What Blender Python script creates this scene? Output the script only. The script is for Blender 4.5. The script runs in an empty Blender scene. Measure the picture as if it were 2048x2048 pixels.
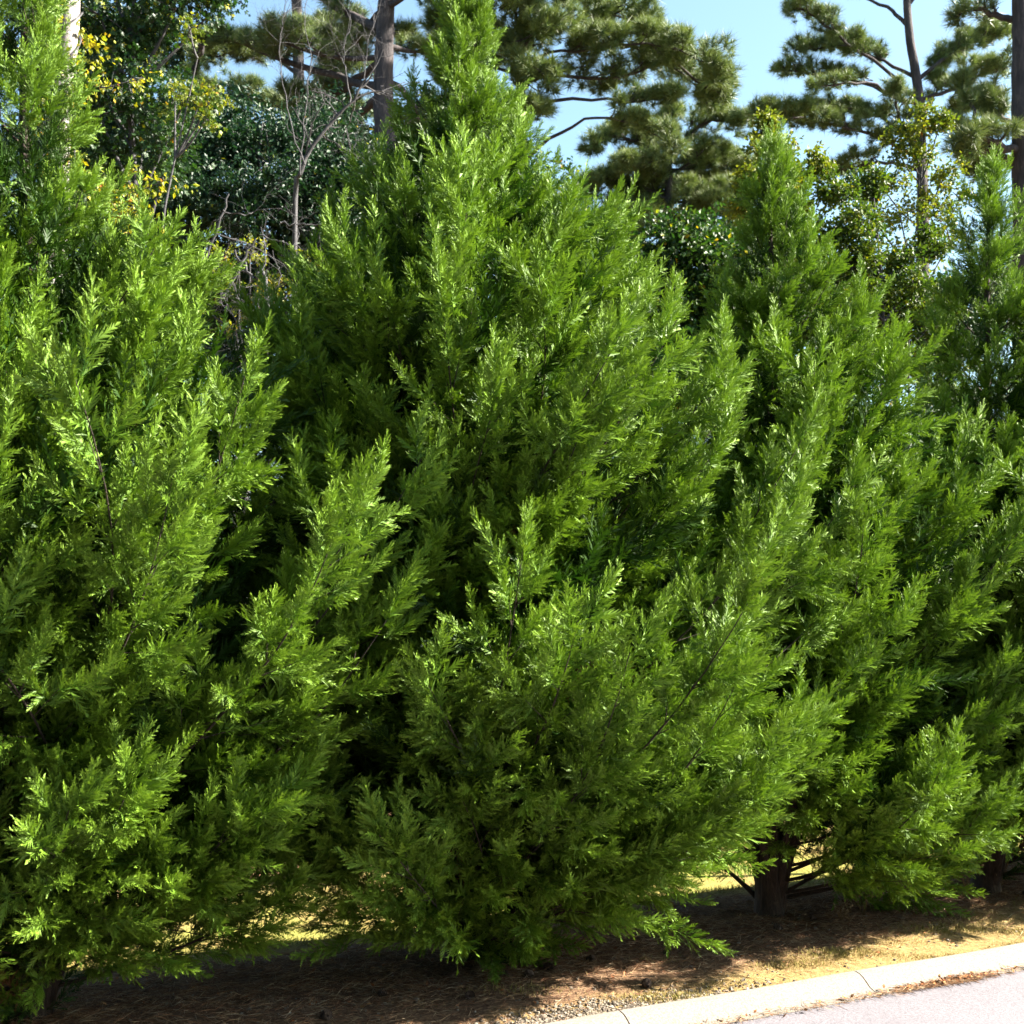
import bpy, math
import numpy as np
from mathutils import Vector

# ------------------------------------------------------------------ camera
scn = bpy.context.scene
CAMH, F, CY = 1.6, 2500.0, 1240.0          # camera height, focal length in photo pixels, horizon row
SHIFT = (CY-1024)/2048                     # the photo is cropped from a level view: horizon below its middle
cd = bpy.data.cameras.new("camera"); cam = bpy.data.objects.new("camera", cd)
scn.collection.objects.link(cam); scn.camera = cam
cam.location = (0, 0, CAMH); cam.rotation_euler = (math.pi/2, 0, 0); cd.shift_y = SHIFT
cd.sensor_width = 36; cd.lens = 36*F/2048; cd.clip_end = 2000; cd.clip_start = .05
cd.dof.use_dof = True; cd.dof.focus_distance = 5.9; cd.dof.aperture_fstop = 6.3
# ------------------------------------------------------------------ light
SUN_EL, SUN_AZ = math.radians(37), math.radians(4)     # azimuth counted from +X towards +Y
w = bpy.data.worlds.new("World"); scn.world = w; w.use_nodes = True
nt = w.node_tree; bg = nt.nodes['Background']
sky = nt.nodes.new('ShaderNodeTexSky'); sky.sky_type = 'NISHITA'; sky.sun_disc = False
sky.sun_elevation = SUN_EL; sky.sun_rotation = math.pi/2-SUN_AZ
sky.air_density = 1.0; sky.dust_density = 1.3; sky.ozone_density = 1.0
tint = nt.nodes.new('ShaderNodeMix'); tint.data_type = 'RGBA'; tint.blend_type = 'MULTIPLY'; tint.inputs[0].default_value = 1
tint.inputs[7].default_value = (.98, 1.08, 1.0, 1)
nt.links.new(sky.outputs[0], tint.inputs[6]); nt.links.new(tint.outputs[2], bg.inputs[0]); bg.inputs[1].default_value = 0.05
sd = bpy.data.lights.new("sun", 'SUN'); sd.energy = 5.0; sd.angle = math.radians(.5); sd.color = (1, .93, .80)
sun = bpy.data.objects.new("sun", sd); scn.collection.objects.link(sun)
sdir = Vector((math.cos(SUN_EL)*math.cos(SUN_AZ), math.cos(SUN_EL)*math.sin(SUN_AZ), math.sin(SUN_EL)))
sun.rotation_euler = sdir.to_track_quat('Z', 'Y').to_euler(); sun.location = (30, -5, 30)
scn.view_settings.view_transform = 'Standard'; scn.view_settings.look = 'None'
scn.view_settings.exposure = 2.85; scn.view_settings.gamma = 1
scn.render.engine = 'CYCLES'
scn.cycles.max_bounces = 6; scn.cycles.diffuse_bounces = 1; scn.cycles.transmission_bounces = 2

# ------------------------------------------------------------------ helpers
R = np.random.default_rng(7)
def at(px, py, D):
    """world point that stands at depth D (metres along the horizontal view) for a photo pixel"""
    return np.array([(px-1024)/F*D, D, CAMH+(CY-py)/F*D])
def norm(a):
    return a/np.maximum(np.linalg.norm(a, axis=-1, keepdims=True), 1e-9)
class MB:
    def __init__(s): s.v=[]; s.f=[]; s.n=0; s.a=[]; s.b=[]; s.m=[]; s.c=[]
    def add(s, v, f, rnd=0., tip=0., mat=0, hue=0.):
        v = np.asarray(v, dtype=np.float32).reshape(-1, 3); f = np.asarray(f, dtype=np.int64)
        s.v.append(v); s.f.append(f+s.n); s.n += len(v)
        s.a.append(np.broadcast_to(np.asarray(rnd, dtype=np.float32), (len(v),)))
        s.b.append(np.broadcast_to(np.asarray(tip, dtype=np.float32), (len(v),)))
        s.c.append(np.broadcast_to(np.asarray(hue, dtype=np.float32), (len(v),)))
        s.m.append(np.full(len(f), mat, dtype=np.int32))
    def inst(s, T, pos, rot, rnd, mat=0, hue=None, ts=1.):
        V, Fc, tip = T; N = len(pos)
        if N == 0: return
        v = np.einsum('nij,vj->nvi', rot, V) + pos[:, None, :]
        f = Fc[None] + (np.arange(N)*len(V))[:, None, None]
        s.add(v.reshape(-1, 3), f.reshape(-1, Fc.shape[1]), np.repeat(rnd, len(V)), np.tile(tip, N)*ts, mat,
              0. if hue is None else np.repeat(hue, len(V)))
    def build(s, name, mats, parent=None, smooth=False, loc=None, rotz=0):
        me = bpy.data.meshes.new(name)
        v = np.concatenate(s.v); me.vertices.add(len(v))
        me.vertices.foreach_set('co', v.ravel())
        tot = np.concatenate([np.full(len(f), f.shape[1], dtype=np.int32) for f in s.f])
        idx = np.concatenate([f.ravel() for f in s.f]).astype(np.int32)
        me.loops.add(len(idx)); me.loops.foreach_set('vertex_index', idx)
        st = np.zeros(len(tot), dtype=np.int32); st[1:] = np.cumsum(tot)[:-1]
        me.polygons.add(len(tot)); me.polygons.foreach_set('loop_start', st)
        for k, arr in (('rnd', s.a), ('tip', s.b), ('hue', s.c)):
            me.attributes.new(k, 'FLOAT', 'POINT').data.foreach_set('value', np.concatenate(arr).astype(np.float32))
        for m in (mats if isinstance(mats, (list, tuple)) else [mats]): me.materials.append(m)
        me.polygons.foreach_set('material_index', np.concatenate(s.m))
        me.polygons.foreach_set('use_smooth', np.full(len(tot), smooth))
        me.update(calc_edges=True)
        o = bpy.data.objects.new(name, me); scn.collection.objects.link(o)
        if parent: o.parent = parent
        if loc is not None: o.location = loc
        o.rotation_euler.z = rotz
        return o
def tube(mb, pts, rad, seg=8, mat=0, rnd=0., wob=0.):
    pts = np.asarray(pts, float); k = len(pts)
    rad = np.broadcast_to(np.asarray(rad, float), (k,))
    t = norm(np.gradient(pts, axis=0))
    ref = np.array([0, 0, 1.]) if abs(t[0, 2]) < .8 else np.array([1., 0, 0])
    u = norm(np.cross(t, ref)); w_ = np.cross(t, u)
    a = np.arange(seg)*2*np.pi/seg
    rr = rad[:, None]*(1+wob*R.normal(size=(k, seg)))
    v = pts[:, None] + rr[..., None]*(np.cos(a)[None, :, None]*u[:, None] + np.sin(a)[None, :, None]*w_[:, None])
    i = np.arange(k-1)[:, None]*seg; j = np.arange(seg)[None]; j2 = (j+1) % seg
    f = np.stack([i+j, i+j2, i+seg+j2, i+seg+j], -1).reshape(-1, 4)
    mb.add(v.reshape(-1, 3), f, rnd, 0, mat)
def smooth_path(P, n=16):
    P = np.asarray(P, float); k = len(P)
    if k < 3: return P[0] + (P[-1]-P[0])*np.linspace(0, 1, n)[:, None]
    t = np.linspace(0, k-1, n); out = []
    Q = np.vstack([2*P[0]-P[1], P, 2*P[-1]-P[-2]])
    for x in t:
        i = min(int(x), k-2); f = x-i; p0, p1, p2, p3 = Q[i:i+4]
        out.append(.5*((2*p1)+(-p0+p2)*f+(2*p0-5*p1+4*p2-p3)*f*f+(-p0+3*p1-3*p2+p3)*f**3))
    return np.array(out)
def bez(a, b, c, n=9):
    t = np.linspace(0, 1, n)[:, None]; return (1-t)**2*a + 2*t*(1-t)*b + t*t*c
def frames(d, up=(0, 0, 1), roll=None):
    """rotation matrices (N,3,3) whose local Z is d and whose local Y leans towards up"""
    d = norm(d); up = np.broadcast_to(np.asarray(up, float), d.shape)
    x = np.cross(up, d); bad = np.linalg.norm(x, axis=1) < 1e-3; x[bad] = [1, 0, 0]
    x = norm(x); y = np.cross(d, x)
    if roll is not None:
        c, s = np.cos(roll)[:, None], np.sin(roll)[:, None]
        x, y = c*x+s*y, -s*x+c*y
    return np.stack([x, y, d], -1)
def tag(o, label=None, cat=None, group=None, kind=None):
    if label: o['label'] = label
    if cat: o['category'] = cat
    if group: o['group'] = group
    if kind: o['kind'] = kind
    return o
def thing(name, label, cat, loc=(0, 0, 0), group=None):
    o = bpy.data.objects.new(name, None); o.location = loc; scn.collection.objects.link(o)
    o.empty_display_size = .2
    return tag(o, label, cat, group)

# ------------------------------------------------------------------ materials
def mat(name):
    m = bpy.data.materials.new(name); m.use_nodes = True
    return m, m.node_tree, m.node_tree.nodes['Principled BSDF']
def ramp(nt_, src, stops):
    r = nt_.nodes.new('ShaderNodeValToRGB'); e = r.color_ramp.elements
    while len(e) < len(stops): e.new(.5)
    for q, (p, c) in zip(e, stops): q.position = p; q.color = (*c, 1)
    nt_.links.new(src, r.inputs[0]); return r.outputs[0]
def attr(nt_, n):
    a = nt_.nodes.new('ShaderNodeAttribute'); a.attribute_name = n; return a.outputs['Fac']
def mixc(nt_, fac, a, b, mode='MIX'):
    m = nt_.nodes.new('ShaderNodeMix'); m.data_type = 'RGBA'; m.blend_type = mode
    for s, v in ((m.inputs[0], fac), (m.inputs[6], a), (m.inputs[7], b)):
        if isinstance(v, (int, float)): s.default_value = v
        elif isinstance(v, tuple): s.default_value = (*v, 1)
        else: nt_.links.new(v, s)
    return m.outputs[2]
def noise(nt_, scale, detail=6, rough=.6, vec=None, out='Fac', dist=0):
    n = nt_.nodes.new('ShaderNodeTexNoise'); n.inputs['Scale'].default_value = scale
    n.inputs['Detail'].default_value = detail; n.inputs['Roughness'].default_value = rough
    n.inputs['Distortion'].default_value = dist
    if vec is not None: nt_.links.new(vec, n.inputs['Vector'])
    return n.outputs[out]
def coords(nt_, kind='Object', scale=None):
    t = nt_.nodes.new('ShaderNodeTexCoord').outputs[kind]
    if scale is None: return t
    m = nt_.nodes.new('ShaderNodeMapping'); m.inputs['Scale'].default_value = scale
    nt_.links.new(t, m.inputs['Vector']); return m.outputs[0]
def bump(nt_, h, strength, dist=.02):
    b = nt_.nodes.new('ShaderNodeBump'); b.inputs['Strength'].default_value = strength
    b.inputs['Distance'].default_value = dist; nt_.links.new(h, b.inputs['Height']); return b.outputs[0]

def leaf_mat(name, stops, hue_stops=None, hue_at=.5, trans=.3, rough=.5, spec=.4, tipc=None, tipf=.5, tcol=(1, 1, .6)):
    m, t, p = mat(name)
    c = ramp(t, attr(t, 'rnd'), stops)
    if tipc:
        mr = t.nodes.new('ShaderNodeMath'); mr.operation = 'MULTIPLY'; mr.inputs[1].default_value = tipf
        t.links.new(attr(t, 'tip'), mr.inputs[0]); c = mixc(t, mr.outputs[0], c, tipc)
    if hue_stops:
        h = ramp(t, attr(t, 'hue'), hue_stops)
        g = t.nodes.new('ShaderNodeMath'); g.operation = 'GREATER_THAN'; g.inputs[1].default_value = .001
        t.links.new(attr(t, 'hue'), g.inputs[0]); c = mixc(t, g.outputs[0], c, h)
    t.links.new(c, p.inputs['Base Color']); p.inputs['Roughness'].default_value = rough
    p.inputs['Specular IOR Level'].default_value = spec
    tr = t.nodes.new('ShaderNodeBsdfTranslucent'); t.links.new(mixc(t, 1., c, tcol, 'MULTIPLY'), tr.inputs[0])
    mx = t.nodes.new('ShaderNodeMixShader'); mx.inputs[0].default_value = trans
    t.links.new(p.outputs[0], mx.inputs[1]); t.links.new(tr.outputs[0], mx.inputs[2])
    t.links.new(mx.outputs[0], t.nodes['Material Output'].inputs[0]); return m
def bark_mat(name, c1, c2, c3, sc=9, bs=.6):
    m, t, p = mat(name)
    v = coords(t, 'Object', (sc, sc, sc*.22))
    n = noise(t, 3.2, 8, .7, v, dist=.6)
    c = ramp(t, n, [(.32, c1), (.5, c2), (.66, c3)])
    t.links.new(c, p.inputs['Base Color']); p.inputs['Roughness'].default_value = .9
    t.links.new(bump(t, n, bs, .03), p.inputs['Normal']); return m

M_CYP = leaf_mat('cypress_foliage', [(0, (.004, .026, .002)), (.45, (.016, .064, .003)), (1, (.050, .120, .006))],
                 hue_stops=[(0, (.12, .05, .02)), (1, (.2, .1, .045))], tipc=(.22, .35, .032), tipf=.74, trans=.17, rough=.55, spec=.24)  # pale new-growth tips and dark plume bases also carry light and shade
M_PINE = leaf_mat('pine_needles', [(0, (.016, .050, .022)), (.5, (.040, .088, .028)), (1, (.085, .14, .034))],
                  trans=.2, rough=.5, tipc=(.27, .31, .085), tipf=.6, hue_stops=[(0, (.25, .13, .05)), (1, (.3, .16, .06))])
YEL = [(0, (.20, .24, .01)), (.5, (.40, .36, .012)), (.85, (.40, .26, .012)), (1, (.38, .12, .02))]
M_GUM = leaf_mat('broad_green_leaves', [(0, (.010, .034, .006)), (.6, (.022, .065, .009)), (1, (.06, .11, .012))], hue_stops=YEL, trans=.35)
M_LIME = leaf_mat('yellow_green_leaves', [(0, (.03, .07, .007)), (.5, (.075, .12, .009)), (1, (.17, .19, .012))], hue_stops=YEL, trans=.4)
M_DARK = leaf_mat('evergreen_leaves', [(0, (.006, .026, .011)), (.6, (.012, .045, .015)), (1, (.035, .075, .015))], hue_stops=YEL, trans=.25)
M_BARK = bark_mat('cypress_bark', (.012, .008, .006), (.03, .018, .013), (.06, .037, .027), 14)
M_PBARK = bark_mat('pine_bark', (.012, .010, .012), (.034, .027, .03), (.075, .057, .055), 4.5, .9)
M_WBARK = bark_mat('pale_bark', (.12, .10, .105), (.24, .215, .21), (.35, .32, .31), 4, .8)
M_GREY = bark_mat('dead_grey_bark', (.022, .021, .025), (.05, .047, .052), (.09, .086, .092), 7, .4)

# ------------------------------------------------------------------ the ground
ROWA = math.atan2(.458, .889)                 # the row and the kerb run at this angle
U = np.array([math.cos(ROWA), math.sin(ROWA), 0]); N_ = np.array([-math.sin(ROWA), math.cos(ROWA), 0])
ORG = np.array([-.22, 5.84, 0])               # foot of the second cypress
def row(s, p, z=0.): return ORG + U*s + N_*p + np.array([0, 0, z])
def gh(s, p):
    """ground height at row coordinates"""
    s = np.asarray(s, float); p = np.asarray(p, float)
    z = -.95*np.clip((p-.65)/2.7, 0, 1)**1.2*(1-.35*np.clip((p-9)/20, 0, 1))
    z = z + .03*np.exp(-((p-.05)/.45)**2) - .018*np.clip((-p-.4)/.5, 0, 1)
    near = np.clip((p+.95)/.12, 0, 1)
    return z + near*(.010*np.sin(s*3.1+p*4)*np.cos(s*1.3-p*5.2)+.006*np.sin(s*11+p*9)*np.sin(p*13-s*4))
def grid(sv, pv, hf):
    S, P = np.meshgrid(sv, pv, indexing='ij'); Z = hf(S, P)
    v = np.stack([S, P, Z], -1).reshape(-1, 3); a, b = len(sv), len(pv)
    i = np.arange(a-1)[:, None]*b; j = np.arange(b-1)[None]
    return v, np.stack([i+j, i+b+j, i+b+j+1, i+j+1], -1).reshape(-1, 4)
def mat_ground():
    m, t, p = mat('verge_and_lawn'); L = t.links.new
    co = coords(t); sx = t.nodes.new('ShaderNodeSeparateXYZ'); L(co, sx.inputs[0])
    big = noise(t, 1.6, 5, .6, co); fine = noise(t, 38, 8, .75, co); streak = noise(t, 24, 6, .7, coords(t, 'Object', (1, 3.2, 1)), dist=1.2)
    lawn = ramp(t, fine, [(.25, (.08, .11, .02)), (.5, (.19, .18, .04)), (.75, (.26, .23, .07))])
    lawn = mixc(t, ramp(t, big, [(.45, (0, 0, 0)), (.62, (1, 1, 1))]), lawn, (.24, .17, .06))
    straw = ramp(t, streak, [(.28, (.035, .02, .014)), (.45, (.11, .062, .038)), (.6, (.21, .135, .08)), (.78, (.32, .23, .15))])  # brown straw, its colour also lowered for the shade under the row
    vg = ramp(t, fine, [(.3, (.12, .08, .035)), (.5, (.25, .175, .07)), (.75, (.34, .26, .13))])
    def mth(op, a, b):
        q = t.nodes.new('ShaderNodeMath'); q.operation = op
        for s_, v_ in zip(q.inputs, (a, b)):
            if isinstance(v_, (int, float)): s_.default_value = v_
            else: L(v_, s_)
        return q.outputs[0]
    edge = mth('ADD', sx.outputs[1], mth('MULTIPLY', mth('SUBTRACT', big, .5), .55))
    f_lawn = t.nodes.new('ShaderNodeMapRange'); L(edge, f_lawn.inputs[0]); f_lawn.inputs[1].default_value = .50; f_lawn.inputs[2].default_value = .62
    f_vg = t.nodes.new('ShaderNodeMapRange'); L(mth('SUBTRACT', edge, mth('MULTIPLY', mth('SUBTRACT', sx.outputs[0], 1.2), .13)), f_vg.inputs[0])
    f_vg.inputs[1].default_value = -.55; f_vg.inputs[2].default_value = -.75
    f_wood = t.nodes.new('ShaderNodeMapRange'); L(edge, f_wood.inputs[0]); f_wood.inputs[1].default_value = 5.5; f_wood.inputs[2].default_value = 7.
    c = mixc(t, f_vg.outputs[0], straw, vg); c = mixc(t, f_lawn.outputs[0], c, lawn)
    c = mixc(t, f_wood.outputs[0], c, mixc(t, fine, (.09, .05, .025), (.2, .12, .06)))
    L(c, p.inputs['Base Color']); p.inputs['Roughness'].default_value = 1; p.inputs['Specular IOR Level'].default_value = .1
    L(bump(t, fine, .8, .03), p.inputs['Normal']); return m
def nonuni(a, b, fine, lo, hi, grow=1.25):
    x = list(np.arange(a, b+1e-6, fine)); st = fine
    while x[-1] < hi: st *= grow; x.append(x[-1]+st)
    st = fine
    while x[0] > lo: st *= grow; x.insert(0, x[0]-st)
    return np.array(x)
mb = MB(); sv = nonuni(-3, 8, .06, -500, 700); pv = nonuni(-.95, 3, .04, -.951, 900); pv = pv[pv >= -.951]
v, f = grid(sv, pv, gh); mb.add(v, f)
ground = mb.build('ground', mat_ground(), smooth=True, loc=ORG, rotz=ROWA); tag(ground, kind='structure')

def mat_concrete():
    m, t, p = mat('kerb_concrete'); co = coords(t)
    n = noise(t, 7, 10, .75, co); g = noise(t, 120, 5, .75, co); st = noise(t, 9, 5, .7, coords(t, 'Object', (1.5, 6, .4)))
    c = ramp(t, n, [(.3, (.048, .036, .026)), (.5, (.084, .067, .050)), (.75, (.118, .097, .075))])
    c = mixc(t, ramp(t, st, [(.48, (0, 0, 0)), (.7, (.75, .75, .75))]), c, (.085, .058, .04))
    c = mixc(t, .38, c, ramp(t, g, [(.35, (.1, .09, .08)), (.6, (.34, .32, .29))]))
    t.links.new(c, p.inputs['Base Color']); p.inputs['Roughness'].default_value = .9
    t.links.new(bump(t, g, .35, .004), p.inputs['Normal']); return m
def mat_asphalt():
    m, t, p = mat('pale_asphalt'); co = coords(t)
    g = noise(t, 95, 4, .8, co); n = noise(t, 2.2, 6, .6, co)
    c = ramp(t, g, [(.3, (.045, .04, .048)), (.5, (.105, .096, .112)), (.68, (.175, .16, .182))])
    c = mixc(t, .25, c, ramp(t, n, [(.3, (.09, .082, .096)), (.7, (.135, .124, .142))]))
    t.links.new(c, p.inputs['Base Color']); p.inputs['Roughness'].default_value = .85
    t.links.new(bump(t, g, .5, .006), p.inputs['Normal']); return m
# kerb profile (p, z) from back to road, cast in lengths with open joints
prof = np.array([(-.935, -.10), (-.935, -.012), (-.942, .0), (-.958, .003), (-.985, -.002), (-1.008, -.013), (-1.032, -.031),
                 (-1.052, -.047), (-1.078, -.057), (-1.118, -.062), (-1.118, -.14)])
joints = [-31, -18, -9, -4.8, -3.53, -2.27, -1.01, .25, 1.51, 2.77, 4.03, 5.3, 6.6, 7.9, 9.2, 12, 18, 30, 80]
mb = MB()
for a, b in zip(joints[:-1], joints[1:]):
    xs = np.linspace(a+.0032, b-.0032, 12); k = len(prof)
    wv = .002*np.sin(xs*5)
    v = np.stack([np.repeat(xs, k), np.tile(prof[:, 0], 12)+np.repeat(wv, k), np.tile(prof[:, 1], 12)+np.repeat(wv*.7, k)], -1)
    i = np.arange(11)[:, None]*k; j = np.arange(k-1)[None]
    mb.add(v, np.stack([i+j, i+j+1, i+k+j+1, i+k+j], -1).reshape(-1, 4))
    mb.add(v[:k], np.arange(k)[None][:, ::-1]); mb.add(v[-k:], np.arange(k)[None])
kerb = mb.build('kerb', mat_concrete(), loc=ORG, rotz=ROWA); tag(kerb, kind='structure')
mb = MB(); v, f = grid(nonuni(-3, 8, .25, -500, 700), np.array([-400, -60, -12, -5, -3, -2, -1.6, -1.3, -1.112]), lambda s, p: -.066-.02*np.clip((-p-1.2), 0, 3))
mb.add(v, f); road = mb.build('road', mat_asphalt(), loc=ORG, rotz=ROWA); tag(road, kind='structure')

# ------------------------------------------------------------------ cypress foliage
def plume(seed, L=.36, nb=36, W=.100, teeth=8):
    """a feathery shoot: flat serrated fronds set round a curving stem, shorter towards the tip"""
    r = np.random.default_rng(seed); V = []; Fc = []; T = []
    bend = .08+.12*r.random(); side = .07*r.normal(); wide = r.uniform(.75, 1.15)
    def axis(s): return np.array([side*L*math.sin(s*2.4), bend*L*s*s, L*s])
    def frond(a, d, lb, nrm, s):
        inp = norm(np.cross(nrm, d)); k0 = len(V); cv = r.normal()*.10; dr = r.normal()*.10
        def sp(t): return a + d*lb*t + inp*lb*cv*t*t + nrm*lb*dr*t*t
        for i in range(teeth+1):
            t = i/teeth; V.append(sp(t)); T.append(min(1, .15+s*.35+t*.5))
        V[-1] = sp(1.12)
        for i in range(teeth):
            t = (i+.5)/teeth; ln = lb*(.40*math.sin(min(1., t*2.4+.4)*1.57)*(1-t)**.75+.03)
            for sg in (-1, 1):
                q = len(V); fw = .85+.3*r.random()
                V.append(sp(t)+d*ln*fw*1.1+inp*sg*ln*.58*r.uniform(.7, 1.25)+nrm*ln*r.normal()*.32); T.append(min(1, .4+s*.35+t*.35))
                Fc.append((k0+i, k0+i+1, q) if sg > 0 else (k0+i+1, k0+i, q))
    for i in range(nb):
        s = .02+.97*(i/(nb-1))**.95; a = axis(s); tg = norm(axis(min(s+.02, 1.))-axis(s-.02))
        ph = i*2.4+r.normal()*.45
        pr = np.array([math.cos(ph), .7*math.sin(ph), 0]); pr -= tg*pr.dot(tg); pr = norm(pr)
        ang = (.84-.44*s+r.normal()*.13)*wide
        d = norm(tg*math.cos(ang)+pr*math.sin(ang))
        lb = W*(.26+.95*(1-s)**.85*min(1., s*6+.4))*r.uniform(.7, 1.3)
        frond(a, d, lb, norm(np.cross(d, tg)+r.normal(size=3)*.35), s)
    k = len(V); V.extend([axis(0)+[.002, 0, 0], axis(0)-[.002, 0, 0], axis(.6)]); T.extend([0, 0, 0]); Fc.append((k, k+1, k+2))
    return np.array(V), np.array(Fc), np.array(T)
PL = [plume(i, W=.092+.009*(i % 5), L=.28+.035*(i % 4)) for i in range(12)]
PLS = [plume(30+i, nb=24, teeth=6, W=.12) for i in range(5)]          # lighter ones for the far side and the inside

def profile_r(prof_, z, az):
    zz, l, r_ = prof_[:, 0], prof_[:, 1], prof_[:, 2]
    L_ = np.interp(z, zz, l); R_ = np.interp(z, zz, r_); m = (L_+R_)/2; c = math.cos(az); c = math.copysign(abs(c)**.6, c)
    return m + ((R_-m)*c if c > 0 else (L_-m)*(-c))
r0 = np.random.default_rng(77)
def cypress(base, prof_, label, seed, nl=150, stems=None, cut=None, dens=1., twist=0., low=()):
    """conifer: multi-stemmed trunk, up-curving boughs, each bough feathered with plumes"""
    r = np.random.default_rng(seed); prof_ = np.array(sorted(prof_)); H = prof_[-1, 0]
    root = thing('cypress_tree', label, 'tree', tuple(base), 'cypress trees in a row along the kerb')
    tr = MB(); br = MB()
    zs = np.linspace(-.06, H*.93, 22)
    tp = np.stack([.03*np.sin(zs*1.7+seed), .03*np.cos(zs*1.3+seed)-.03, zs], -1)
    tube(tr, tp, 0.055*(1-zs/H)**1.1+.006+.035*np.exp(-np.clip(zs, 0, 9)/.12), 10, wob=.06)
    for q in range(11):
        a = q*2.4+seed; e = .15+.14*r.random(); h = .8+1.3*r.random()
        tube(tr, bez(np.array([.02*math.cos(a), .02*math.sin(a), .0]), np.array([e*.40*math.cos(a), e*.40*math.sin(a), .34]),
             np.array([e*2*math.cos(a), e*2*math.sin(a), h]), 10), np.linspace(.038, .011, 10), 7, wob=.08)
    # sampling of bough heights, proportional to the crown's girth
    zz = np.linspace(.12, H*.985, 400); wgt = np.array([profile_r(prof_, z, 1.57) for z in zz])+.30
    cdf = np.cumsum(wgt); cdf /= cdf[-1]
    P = []; D = []; S = []; RN = []; HU = []; inner = []
    def put(p, d, s, q, hu=0.): P.append(p); D.append(d); S.append(s); RN.append(q); HU.append(hu)
    def bough(P0, Pc, P1, ns, q, thick, lead=False):
        c = bez(P0, Pc, P1, 11); tl = np.linalg.norm(P1-P0)
        tube(br, c, thick*(1-np.linspace(0, 1, 11))**1.3+.0018, 5)
        for k in range(ns):
            t = .26+.74*(k+.5*r.random())/ns if not lead else (k+.5)/ns
            x = t*10; i = min(int(x), 9); pt = c[i]+(c[i+1]-c[i])*(x-i); tg = norm(c[min(i+1, 10)]-c[max(i-1, 0)])
            ph = k*2.4+r.normal()*.5
            a1 = norm(np.cross(tg, [0, 0, 1.]) + 1e-4); a2 = np.cross(a1, tg)
            pr = math.cos(ph)*a1 + .8*math.sin(ph)*a2
            an = (.95-.45*t)*r.uniform(.7, 1.2)*(1. if not lead else .75)
            ds = norm(tg*math.cos(an)+pr*math.sin(an)+np.array([0, 0, .08]))
            ls = (.04+.40*(1-t)*min(tl, .95))*r.uniform(.6, 1.3)
            qq = np.clip(q+r.normal()*.16, 0, 1)
            sc = r.uniform(.72, 1.12)*(1-.2*t)*(.85 if lead else 1.)*min(1., .38+tl*.62)
            put(pt+ds*ls*.9, ds+r.normal(size=3)*.08, sc, qq)
            if ls > .10:
                e = pt+ds*ls
                br_pts = np.linspace(pt, e, 4); tube(br, br_pts, np.linspace(.0025, .0012, 4), 4)
                for f_ in (.25, .6):
                    sd_ = norm(ds+norm(np.cross(ds, r.normal(size=3)))*.75)
                    put(pt+ds*ls*f_, sd_, sc*r.uniform(.6, .9), qq)
        put(P1-norm(P1-Pc)*.17, P1-Pc, r.uniform(.8, 1.1)*(.6 if lead else min(1., .45+tl*.6)), np.clip(q+.15, 0, 1))
    hz = lambda z: max(0, (z-1.6)/1.6)
    f1, f2, f3, f4 = r.uniform(0, 6.28, 4)
    lump = lambda z, a: (math.sin(3*a+f1+1.1*z)*math.sin(3.1*z+f2)+.8*math.sin(5*a+f3-2.2*z)*math.sin(4.7*z+f4+a))/1.4
    for i in range(nl):
        z1 = np.interp((i+.5)/nl, cdf, zz)+r.normal()*.03
        az = i*2.39996+twist
        lp = lump(z1, az)
        if lp < -.45 and z1 < H*.8 and r.random() < .7: continue
        rp = (1+.25*lp*(1-abs(math.cos(az))*.6))*profile_r(prof_, z1, az)*(1-.26*max(0, -math.sin(az))*float(np.clip(2.6-z1, 0, 1))); z1 = z1-.10*min(1, rp/.6); rr = max(rp*1.05-.10*min(1, hz(z1)), .40*rp)*r.choice([r.uniform(.55, .80), r.uniform(.86, 1.0), r.uniform(1.0, 1.12)], p=[.34, .44, .22] if abs(math.cos(az)) < .75 else [.12, .40, .48])
        if cut is not None and cut(z1, az): continue
        hfr = z1/H
        rise = rr*(.40+.62*min(hfr*1.6, 1.))*r.uniform(.8, 1.15)
        z0 = max(.10+.25*r.random()*hfr, z1-rise)
        e = np.array([math.cos(az), math.sin(az)]); az2 = az+r.normal()*.30; e2 = np.array([math.cos(az2), math.sin(az2)])
        P0 = np.array([*(e*.03), z0]); P1 = np.array([*(e2*rr), z1]); Pc = np.array([*(e*rr*.62), z0+(z1-z0)*.28])
        back = math.sin(az) > .45
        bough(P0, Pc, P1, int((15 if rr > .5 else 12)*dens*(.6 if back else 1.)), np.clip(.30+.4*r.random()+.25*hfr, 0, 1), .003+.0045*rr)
        if back: inner.append(len(P))
    for az, z0, rr, z1 in low:                  # half-bare side branches close to the ground
        e = np.array([math.cos(az), math.sin(az)])
        bough(np.array([*(e*.05), z0]), np.array([*(e*rr*.5), z0+(z1-z0)*.75]), np.array([*(e*rr), z1]), 6, .15, .016)
    bough(np.array([0, 0, H*.80]), np.array([.01, 0, H*.9]), np.array([.02, 0, H-.10]), 26, .7, .007, True)
    n_out = len(P)
    # older inner foliage that closes the crown, coloured darker to deepen shaded hollows
    for k in range(int(900*dens)):
        z = np.interp(r.random(), cdf, zz); az = r.uniform(0, 2*np.pi); pr_ = profile_r(prof_, z, az); rr = pr_*r.uniform(.1, .55)
        if cut is not None and cut(z, az): continue
        e = np.array([math.cos(az), math.sin(az)])
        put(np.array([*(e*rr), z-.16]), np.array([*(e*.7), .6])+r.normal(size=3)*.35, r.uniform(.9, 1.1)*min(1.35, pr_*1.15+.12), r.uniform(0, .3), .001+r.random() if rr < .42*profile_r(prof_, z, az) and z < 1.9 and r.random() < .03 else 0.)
    P = np.array(P); D = norm(np.array(D)); S = np.array(S); RN = np.array(RN); HU = np.array(HU)
    Rm = frames(D, roll=r.normal(size=len(P))*.7)*S[:, None, None]
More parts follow.
